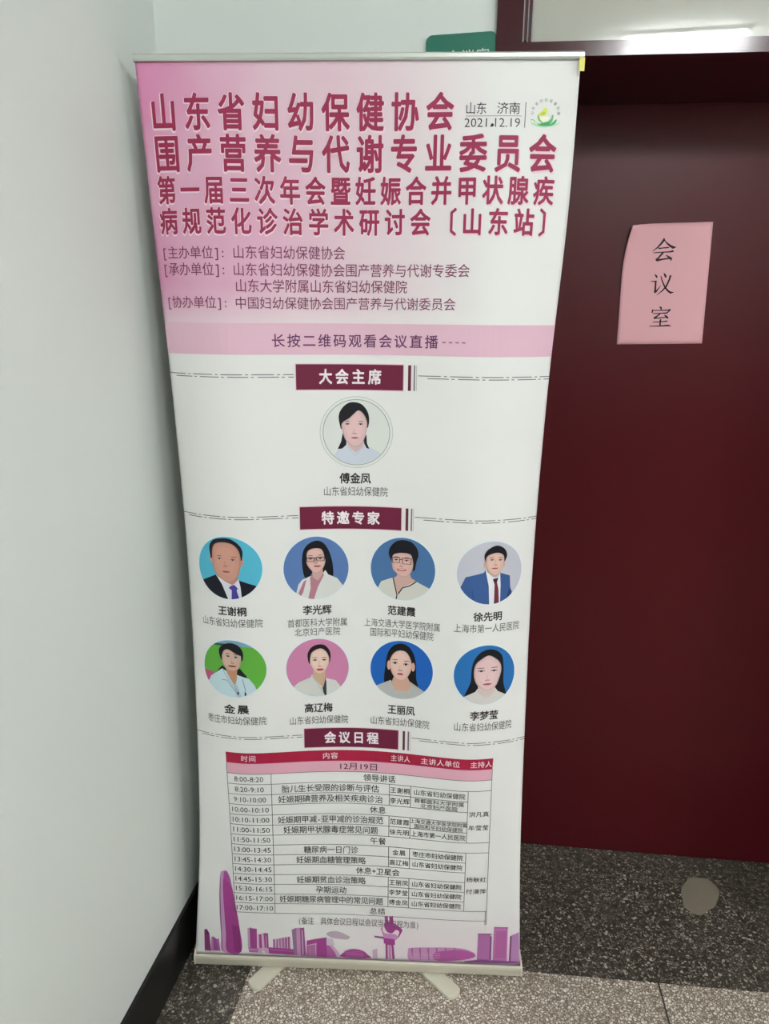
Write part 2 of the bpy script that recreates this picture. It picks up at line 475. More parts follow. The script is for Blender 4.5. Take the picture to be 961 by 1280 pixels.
class Print:
    def __init__(self):
        self.bm = bmesh.new(); self.mats = []
    def mi(self, rgb):
        m = ink(rgb)
        if m not in self.mats: self.mats.append(m)
        return self.mats.index(m)
    def faces(self, pts, polys, lift, rgb):
        i = self.mi(rgb)
        vs = [self.bm.verts.new((x, y, lift)) for x, y in pts]
        for p in polys:
            try:
                f = self.bm.faces.new([vs[k] for k in p]); f.material_index = i
            except ValueError:
                pass
    def poly(self, pts, lift, rgb):
        if len(pts) < 3: return
        tris = geometry.tessellate_polygon([[Vector((x, y, 0)) for x, y in pts]])
        self.faces(pts, tris, lift, rgb)
    def rect(self, u0, u1, h0, h1, lift, rgb):
        self.faces([(u0, h0), (u1, h0), (u1, h1), (u0, h1)], [(0, 1, 2, 3)], lift, rgb)
    def char(self, ch, u, h, ew, eh, lift, rgb, off=0.0, rot=0.0):
        if off > 0.001:                                   # heavier weight: overlapping impressions of the same outline
            for k in range(8):
                a = k * math.pi / 4
                self.char(ch, u + off * ew * math.cos(a), h + off * eh * math.sin(a), ew, eh, lift + k * .004, rgb, 0.0, rot)
            return
        v, f = glyph(ch, off)
        if not v: return
        if ord(ch) < 128:
            xs = [p[0] for p in v]; cx, cy = (min(xs) + max(xs)) / 2, .36
        else:
            cx, cy = .5, .38
        c, s = math.cos(rot), math.sin(rot)
        self.faces([(u + (x - cx) * ew * c - (y - cy) * eh * s, h + (x - cx) * ew * s + (y - cy) * eh * c) for x, y in v], f, lift, rgb)
    def cells(self, text, box, lift, rgb, off=0.0, ew=None, eh=None):
        u0, u1, h0, h1 = box
        wt = [(.5 if ord(c) < 128 else 1.0) for c in text]
        if ew is None:
            ew = (u1 - u0) / (sum(wt) - .12)
        eh = eh or (h1 - h0) / .92
        if len(text) == 1:
            self.char(text, (u0 + u1) / 2, (h0 + h1) / 2, ew, eh, lift, rgb, off); return
        a, b = u0 + ew * wt[0] * .45, u1 - ew * wt[-1] * .45
        pos = [0.0]
        for i in range(1, len(text)): pos.append(pos[-1] + (wt[i - 1] + wt[i]) / 2)
        for c, p in zip(text, pos):
            self.char(c, a + (b - a) * p / pos[-1], (h0 + h1) / 2, ew, eh, lift, rgb, off)
    def fit(self, text, box, lift, rgb, off=0.0):
        v, f = glyph(text, off)
        xs = [p[0] for p in v]; ys = [p[1] for p in v]
        x0, x1, y0, y1 = min(xs), max(xs), min(ys), max(ys)
        u0, u1, h0, h1 = box
        self.faces([(u0 + (x - x0) / (x1 - x0) * (u1 - u0), h0 + (y - y0) / (y1 - y0) * (h1 - h0)) for x, y in v], f, lift, rgb)
    def build(self, name, parent, du=15.7, dh=41.3):
        bm = self.bm
        us = [v.co.x for v in bm.verts]; hs = [v.co.y for v in bm.verts]
        for k in range(-int(400 / du), int(400 / du) + 1):
            x = k * du
            if min(us) < x < max(us):
                bmesh.ops.bisect_plane(bm, geom=bm.verts[:] + bm.edges[:] + bm.faces[:], dist=1e-4, plane_co=(x, 0, 0), plane_no=(1, 0, 0))
        for k in range(0, int(2020 / dh)):
            y = k * dh
            if min(hs) < y < max(hs):
                bmesh.ops.bisect_plane(bm, geom=bm.verts[:] + bm.edges[:] + bm.faces[:], dist=1e-4, plane_co=(0, y, 0), plane_no=(0, 1, 0))
        bm.verts.ensure_lookup_table()
        flat = np.array([v.co[:] for v in bm.verts])
        w3 = on_fabric(flat)
        for v, p in zip(bm.verts, w3): v.co = p
        bm.normal_update()
        for f in bm.faces:
            if f.normal.y > 0: f.normal_flip()
        return obj(name, bm, self.mats, parent)

# ------------------------------------------------------------------ banner body
banner = link('roll_up_banner', None)
banner.location = BROOT
tag(banner, 'tall white and pink roll-up conference banner standing before the dark red door', 'banner')

M_fab = bpy.data.materials.new('banner_vinyl')
M_fab.use_nodes = True
nt = M_fab.node_tree
bs = nt.nodes['Principled BSDF']
bs.inputs['Roughness'].default_value = 0.5
bs.inputs['Specular IOR Level'].default_value = 0.3
uvn = nt.nodes.new('ShaderNodeUVMap'); uvn.uv_map = 'fabric'
sp = nt.nodes.new('ShaderNodeSeparateXYZ')
nt.links.new(uvn.outputs[0], sp.inputs[0])
def mrange(src, a, b, c, d, smooth=True):
    n = nt.nodes.new('ShaderNodeMapRange')
    if smooth: n.interpolation_type = 'SMOOTHSTEP'
    n.inputs[1].default_value, n.inputs[2].default_value, n.inputs[3].default_value, n.inputs[4].default_value = a, b, c, d
    nt.links.new(src, n.inputs[0]); return n.outputs[0]
def mth(op, a, b):
    n = nt.nodes.new('ShaderNodeMath'); n.operation = op
    for i, x in enumerate((a, b)):
        if isinstance(x, (int, float)): n.inputs[i].default_value = x
        else: nt.links.new(x, n.inputs[i])
    return n.outputs[0]
def mixc(fac, a, b):
    n = nt.nodes.new('ShaderNodeMix'); n.data_type = 'RGBA'
    nt.links.new(fac, n.inputs[0])
    for i, x in ((6, a), (7, b)):
        if isinstance(x, tuple): n.inputs[i].default_value = (*lin(x), 1)
        else: nt.links.new(x, n.inputs[i])
    return n.outputs[2]
up_ = mrange(sp.outputs[1], 1.46, 1.62, 0, 1)                # printed pink fading out below the sub-title block
near = mrange(sp.outputs[0], -0.42, 0.26, 1, 0, False)
pk = mth('MULTIPLY', mth('POWER', near, 0.95), up_)
nz = nt.nodes.new('ShaderNodeTexNoise'); nz.inputs['Scale'].default_value = 4.0
nt.links.new(uvn.outputs[0], nz.inputs['Vector'])
pk = mth('MULTIPLY', pk, mrange(nz.outputs[0], 0.3, 0.7, 0.85, 1.1))
c1 = mixc(mth('MINIMUM', pk, 1.0), (233, 233, 231), (216, 140, 180))
hz = mth('MULTIPLY', mrange(sp.outputs[1], 0.05, 0.24, 1, 0), mrange(sp.outputs[0], -0.15, 0.15, 0, 0.45))
c2 = mixc(hz, c1, (232, 205, 222))
nt.links.new(c2, bs.inputs['Base Color'])

NU, NH = 120, 160
us = np.linspace(-393.9, 393.9, NU + 1); hs = np.linspace(32, 1993, NH + 1)
flat = np.array([(u, h, 0.0) for h in hs for u in us])
w3 = on_fabric(flat)
me = bpy.data.meshes.new('banner_fabric')
me.from_pydata([tuple(p) for p in w3], [], [(j*(NU+1)+i, j*(NU+1)+i+1, (j+1)*(NU+1)+i+1, (j+1)*(NU+1)+i) for j in range(NH) for i in range(NU)])
uvl = me.uv_layers.new(name='fabric')
for lp in me.loops:
    uvl.data[lp.index].uv = (flat[lp.vertex_index, 0] / 1000, flat[lp.vertex_index, 1] / 1000)
for p in me.polygons: p.use_smooth = True
me.materials.append(M_fab)
fabric = link('banner_fabric', me, banner)
so = fabric.modifiers.new('thickness', 'SOLIDIFY'); so.thickness = 0.0006; so.offset = -1

M_alu = mat('brushed_aluminium', (205, 210, 203), 0.32, metal=0.6)
M_case = mat('champagne_aluminium', (208, 203, 186), 0.4, metal=0.25)
M_foot = mat('cream_foot', (214, 210, 192), 0.5)

def extrude_profile(bm, prof_pts, x0, x1, yaw, dz=0.0):
    """profile in (y, z) relative to the fabric line, swept along the banner's width"""
    rings = []
    for x in (x0, x1):
        rings.append([bm.verts.new((x, BY0 - BROOT.y + yaw * x + y, z + dz * x)) for y, z in prof_pts])
    n = len(prof_pts)
    for i in range(n):
        bm.faces.new([rings[0][i], rings[0][(i + 1) % n], rings[1][(i + 1) % n], rings[1][i]])
    bm.faces.new(rings[0][::-1]); bm.faces.new(rings[1])
    bmesh.ops.recalc_face_normals(bm, faces=bm.faces[:])
CASE = [(-.013, .016), (-.0155, .020), (-.0165, .036), (-.015, .0415), (-.012, .0435), (-.0095, .0435), (-.008, .0415), (-.008, .024), (.004, .030), (.004, .050), (.012, .054), (.045, .054), (.064, .048), (.072, .036), (.073, .020), (.070, .016)]
bm = bmesh.new(); extrude_profile(bm, CASE, -.3915, .3945, YAW[0])
case = obj('base_cassette', bm, M_case, banner)
CAP = [(-.014, .0155), (-.0175, .020), (-.0185, .036), (-.016, .044), (-.008, .047), (.004, .0525), (.012, .0555), (.046, .0555), (.066, .049), (.074, .036), (.075, .020), (.071, .0155)]
for x0, x1 in ((-.3955, -.3916), (.3946, .3986)):
    bm = bmesh.new(); extrude_profile(bm, CAP, x0, x1, YAW[0])
    tag(obj('end_cap', bm, mat('cream_cap', (216, 205, 196), 0.45), case), 'pale plastic end cap')
BAR = [(-.0065, 1.9895), (-.0075, 1.993), (-.0070, 1.999), (-.003, 2.002), (.004, 2.002), (.007, 1.999), (.008, 1.993), (.007, 1.9895)]
bm = bmesh.new(); extrude_profile(bm, BAR, -.3955, .3985, YAW[6], .006)
for v in bm.verts: v.co.y -= 0.0
bar = obj('top_bar', bm, M_alu, banner, smooth=False)
# yellow tape at the right end of the bar
bm = bmesh.new()
extrude_profile(bm, [(-.0095, 1.969), (-.0095, 1.9905), (-.0088, 1.9905), (-.0088, 1.969)], .3895, .3990, YAW[6], .006)
tag(obj('corner_tape', bm, mat('yellow_tape', (226, 218, 84), 0.4), bar), 'small yellow tape at the right end')
def tube(bm, a, b, r, n=14):
    a, b = Vector(a), Vector(b); d = (b - a).normalized()
    x = d.orthogonal().normalized(); y = d.cross(x)
    R = [[bm.verts.new(p + (x * math.cos(t) + y * math.sin(t)) * r) for t in (2 * math.pi * k / n for k in range(n))] for p in (a, b)]
    for k in range(n): bm.faces.new([R[0][k], R[0][(k + 1) % n], R[1][(k + 1) % n], R[1][k]])
    bm.faces.new(R[0][::-1]); bm.faces.new(R[1])
bm = bmesh.new()
yb = BY0 - BROOT.y
tube(bm, (0, yb + .056, .045), (0, yb + .060, .70), .009)
tube(bm, (0, yb + .060, .70), (0, yb + .058, 1.35), .0078)
tube(bm, (0, yb + .058, 1.35), (0, yb + .040, 1.98), .0066)
ring_box(bm, -.012, .012, yb + .006, yb + .050, 1.972, 1.990)
obj('support_pole', bm, M_alu, banner)
def foot(cx, cy, dx, dy, length, wd):
    d = Vector((dx, dy, 0)).normalized(); n = Vector((-d.y, d.x, 0))
    bm = bmesh.new()
    c0 = Vector((cx, cy, 0)); out = []
    for k in range(13):
        t = math.pi * k / 12
        out.append(c0 + d * (length + math.sin(t) * wd * .32) + n * (math.cos(t) * wd / 2))
    for k in range(13):
        t = math.pi * k / 12
        out.append(c0 - d * (math.sin(t) * wd * .5) - n * (math.cos(t) * wd / 2))
    lo = [bm.verts.new((p.x - BROOT.x, p.y - BROOT.y, 0.0008)) for p in out]
    hi = [bm.verts.new((p.x - BROOT.x, p.y - BROOT.y, 0.0125)) for p in out]
    m = len(out)
    for k in range(m): bm.faces.new([lo[k], lo[(k + 1) % m], hi[(k + 1) % m], hi[k]])
    bm.faces.new(hi); bm.faces.new(lo[::-1])
    bmesh.ops.recalc_face_normals(bm, faces=bm.faces[:])
    bevel_all(bm, .0025)
    tube(bm, (cx - BROOT.x, cy - BROOT.y, .012), (cx - BROOT.x, cy - BROOT.y, .0165), .008)
    return obj('foot', bm, M_foot, banner)
foot(-.222, 1.574, -.045, -.062, .128, .040)
foot(.077, 1.562, .054, -.062, .145, .040)

# ------------------------------------------------------------------ printed matter on the fabric
MAROON = (156, 45, 82)
# title block
p = Print()
TITLE = [('山东省妇幼保健协会', (-373.1, 173.3, 1879.2, 1938.7), 51), ('围产营养与代谢专业委员会', (-372.4, 359.8, 1810.0, 1870.6), 51),
         ('第一届三次年会暨妊娠合并甲状腺疾', (-374.1, 361.2, 1754.5, 1801.2), 39), ('病规范化诊治学术研讨会〔山东站〕', (-375.7, 376, 1701.0, 1746.2), 39)]
for text, bx, ew in TITLE:
    b2 = (bx[0] - 1, bx[1] + 2, bx[2] - 2.0, bx[3] - 0.5)
    p.cells(text, b2, .35, (240, 214, 224), .05, ew)
for text, bx, ew in TITLE:
    p.cells(text, bx, .75, MAROON, .026, ew)
p.build('title_lettering', fabric)
# organisers
p = Print()
for text, bx in [('[主办单位]:', (-379.1, -247, 1656.4, 1678.7)), ('山东省妇幼保健协会', (-233.3, -22.6, 1656.6, 1680.3)),
                 ('[承办单位]:', (-380.5, -247, 1625.9, 1649.2)), ('山东省妇幼保健协会围产营养与代谢专委会', (-234.2, 213.6, 1625.4, 1649.1)),
                 ('山东大学附属山东省妇幼保健院', (-231.1, 96.6, 1595.5, 1619.3)),
                 ('[协办单位]:', (-379.5, -246, 1565.3, 1587.7)), ('中国妇幼保健协会围产营养与代谢委员会', (-232.6, 189.4, 1564.4, 1587.0))]:
    p.cells(text, bx, .5, (128, 66, 96), .004)
p.build('organiser_lettering', fabric)
# place and date
p = Print()
p.cells('山东', (195.9, 232.7, 1903.8, 1923.1), .5, (48, 46, 46))
p.cells('济南', (251.8, 292.3, 1903.7, 1922.9), .5, (48, 46, 46))
p.fit('2021.12.19', (194.6, 293.6, 1882.9, 1897.2), .5, (56, 54, 54), -.004)
p.poly([(244.3 + 2.6 * math.cos(t * .52), 1886 + 2.8 * math.sin(t * .52)) for t in range(12)], .7, (40, 40, 40))
p.rect(196.4, 296, 1900.4, 1901.4, .5, (150, 148, 146))
p.rect(301.4, 302.8, 1882, 1923.1, .5, (110, 108, 108))
p.build('date_lettering', fabric)

def smooth_pts(pts, n=5):
    out = []
    m = len(pts)
    for i in range(m):
        a, b, c, d = (np.array(pts[(i + k) % m], float) for k in (-1, 0, 1, 2))
        for k in range(n):
            t = k / n
            q = .5 * ((2*b) + (-a + c)*t + (2*a - 5*b + 4*c - d)*t*t + (-a + 3*b - 3*c + d)*t**3)
            out.append((float(q[0]), float(q[1])))
    return out
# green lotus emblem with a ring of small characters
p = Print()
def lg(pts): return [(311.3 + (x / 16.02 + 655 - 663) * 1.427, 1904.0 - (y / 16.02 + 110 - 143) * 1.276) for x, y in pts]
for i, (col, pts) in enumerate([
    ((196, 226, 196), [(130, 690), (250, 720), (420, 740), (600, 730), (740, 680), (640, 760), (420, 800), (220, 770)]),
    ((84, 178, 122), [(140, 640), (200, 640), (240, 690), (330, 725), (430, 735), (540, 720), (600, 670), (660, 625), (650, 690), (580, 750), (430, 772), (290, 755), (190, 705)]),
    ((232, 244, 226), [(150, 655), (185, 650), (225, 690), (300, 735), (260, 735), (190, 700)]),
    ((70, 168, 106), [(330, 715), (430, 690), (520, 660), (560, 600), (585, 640), (530, 720), (430, 745)]),
    ((126, 200, 112), [(268, 550), (300, 560), (320, 630), (380, 690), (340, 690), (285, 640)]),
    ((110, 190, 120), [(590, 550), (560, 545), (545, 610), (490, 670), (540, 690), (585, 630)]),
    ((244, 244, 214), [(330, 600), (420, 575), (500, 585), (480, 650), (400, 690), (350, 660)]),
    ((216, 226, 96), [(285, 525), (350, 470), (420, 395), (462, 430), (450, 520), (390, 552), (300, 550)]),
    ((192, 206, 70), [(340, 510), (400, 480), (430, 500), (400, 545), (340, 548)])]):
    p.poly(smooth_pts(lg(pts), 3), .4 + i * .1, col)
for ch, (x, y), r in zip('山东省妇幼保健协会', [(158, 510), (178, 412), (240, 320), (330, 262), (425, 243), (525, 262), (612, 316), (676, 402), (694, 508)], (80, 58, 40, 20, 0, -20, -40, -58, -80)):
    q = lg([(x, y)])[0]
    p.char(ch, q[0], q[1], 6.0, 6.0, .5, (146, 164, 146), .01, math.radians(r))
p.build('lotus_emblem', fabric)
# pink notice stripe
p = Print()
p.rect(-393.6, 393.6, 1477.9, 1538.1, .3, (226, 186, 204))
p.cells('长按二维码观看会议直播', (-165.2, 158.1, 1492.6, 1517.3), .6, (104, 58, 98), .012, 26.5)
for k in range(4): p.rect(167 + k * 12.5, 174 + k * 12.5, 1503.0, 1505.6, .6, (150, 110, 140))
p.build('notice_stripe', fabric)
# section headings with their bars
for text, bx, hb, bars in [('大会主席', (-74.6, 47.9, 1420.6, 1449.4), (-120.7, 92.5, 1408.9, 1459.2), ((102, 108.0, 0), (113.1, 115.8, 1), (118.0, 119.4, 2))),
                           ('特邀专家', (-73.3, 46.8, 1127.7, 1154.8), (-118.9, 93, 1117.2, 1165.8), ((102, 107.6, 0), (112.9, 115.6, 1), (117.4, 118.6, 2))),
                           ('会议日程', (-72.7, 48.1, 612.8, 640.8), (-118.7, 93.5, 602.8, 650.1), ((103.4, 108.6, 0), (114.4, 118.0, 1), (120.4, 121.4, 2)))]:
    p = Print()
    p.rect(hb[0] - 1.5, hb[1] + 1.5, hb[2] - 1.8, hb[3] + 1.8, .3, (230, 200, 212))
    p.rect(*hb, .5, (112, 30, 62))
    p.cells(text, bx, .8, (240, 232, 236), .03, 27)
    for a, b, k in bars: p.rect(a, b, hb[2], hb[3], .5, ((104, 34, 62), (124, 112, 116), (196, 186, 190))[k])
    p.build('section_heading', fabric)
# dashed double rules
for hm, r0, l0 in ((1436.5, 122, -125), (1145.5, 121, -122), (632.6, 123, -122)):
    for a, b in ((-393.5, l0), (r0, 393.5)):
        p = Print()
        u = a
        while u < b:
            p.rect(u, min(u + 44, b), hm + 1.7, hm + 3.2, .4, (92, 94, 92))
            if u + 56 < b: p.rect(u + 50, u + 56, hm + 1.7, hm + 3.2, .4, (92, 94, 92))
            u += 62
        u = a + 18
        while u < b:
            p.rect(u, min(u + 42, b), hm - 3.2, hm - 1.7, .4, (92, 94, 92))
            if u + 53 < b: p.rect(u + 47, u + 53, hm - 3.2, hm - 1.7, .4, (92, 94, 92))
            u += 60
        p.build('dashed_rule', fabric)

# ------------------------------------------------------------------ portrait photographs printed in circles
def E(x, y, rx, ry, n=18):
    return [(x + rx * math.cos(2 * math.pi * k / n), y + ry * math.sin(2 * math.pi * k / n)) for k in range(n)]
def line(pts, wd):
    out_a, out_b = [], []
    for i, (x, y) in enumerate(pts):
        x0, y0 = pts[max(i - 1, 0)]; x1, y1 = pts[min(i + 1, len(pts) - 1)]
        dx, dy = x1 - x0, y1 - y0; l = math.hypot(dx, dy) or 1
        out_a.append((x - dy / l * wd / 2, y + dx / l * wd / 2)); out_b.append((x + dy / l * wd / 2, y - dx / l * wd / 2))
    return out_a + out_b[::-1]
def specs(col, boxes, bridge, wd=9):
    out = []
    for x0, y0, x1, y1 in boxes:
        out += [(col, 0, line([(x0, y0), (x1, y0)], wd)), (col, 0, line([(x0, y1), (x1, y1)], wd * .7)), (col, 0, line([(x0, y0), (x0 + 6, y1)], wd)), (col, 0, line([(x1, y0), (x1 - 6, y1)], wd))]
    return out + [(col, 0, line(bridge, wd))]
def clip_circle(pts, cx, cy, rx, ry, n=56):
    q = [((x - cx) / rx, (y - cy) / ry) for x, y in pts]
    for k in range(n):
        a = 2 * math.pi * (k + .5) / n
        nx, ny, lim = math.cos(a), math.sin(a), math.cos(math.pi / n)
        res = []
        for i in range(len(q)):
            p0, p1 = q[i - 1], q[i]
            d0, d1 = p0[0] * nx + p0[1] * ny - lim, p1[0] * nx + p1[1] * ny - lim
            if (d0 <= 0) != (d1 <= 0):
                t = d0 / (d0 - d1); res.append((p0[0] + (p1[0] - p0[0]) * t, p0[1] + (p1[1] - p0[1]) * t))
            if d1 <= 0: res.append(p1)
        q = res
        if not q: return []
    return q
def features(skin, eyes, brows, nose, mouth, dark, lip, er=(30, 10), nr=(34, 9), mr=(48, 12)):
    sh = tuple(int(v * .82) for v in skin); lt = (232, 222, 218)
    out = []
    for x, y in brows: out.append((tuple(int(a * .5 + b * .5) for a, b in zip(dark, skin)), 0, E(x, y, er[0] * 1.25, 6)))
    for x, y in eyes: out += [(sh, 0, E(x, y - 3, er[0] * 1.15, er[1] * 1.5)), (lt, 0, E(x, y, er[0], er[1])), (dark, 0, E(x, y - 1, er[0] * .5, er[1])), (dark, 0, line([(x - er[0], y), (x, y - er[1]), (x + er[0], y)], 6))]
    x, y = nose; out += [(sh, 0, E(x, y, nr[0], nr[1])), (tuple(int(v * .92) for v in skin), 0, line([(x - 4, y - 70), (x - 10, y - 8)], 9))]
    x, y = mouth; out += [(lip, 0, E(x, y, mr[0], mr[1])), (tuple(int(v * .7) for v in lip), 0, line([(x - mr[0], y - 5), (x - mr[0] * .4, y + 1), (x + mr[0] * .4, y + 1), (x + mr[0], y - 5)], 5))]
    return out
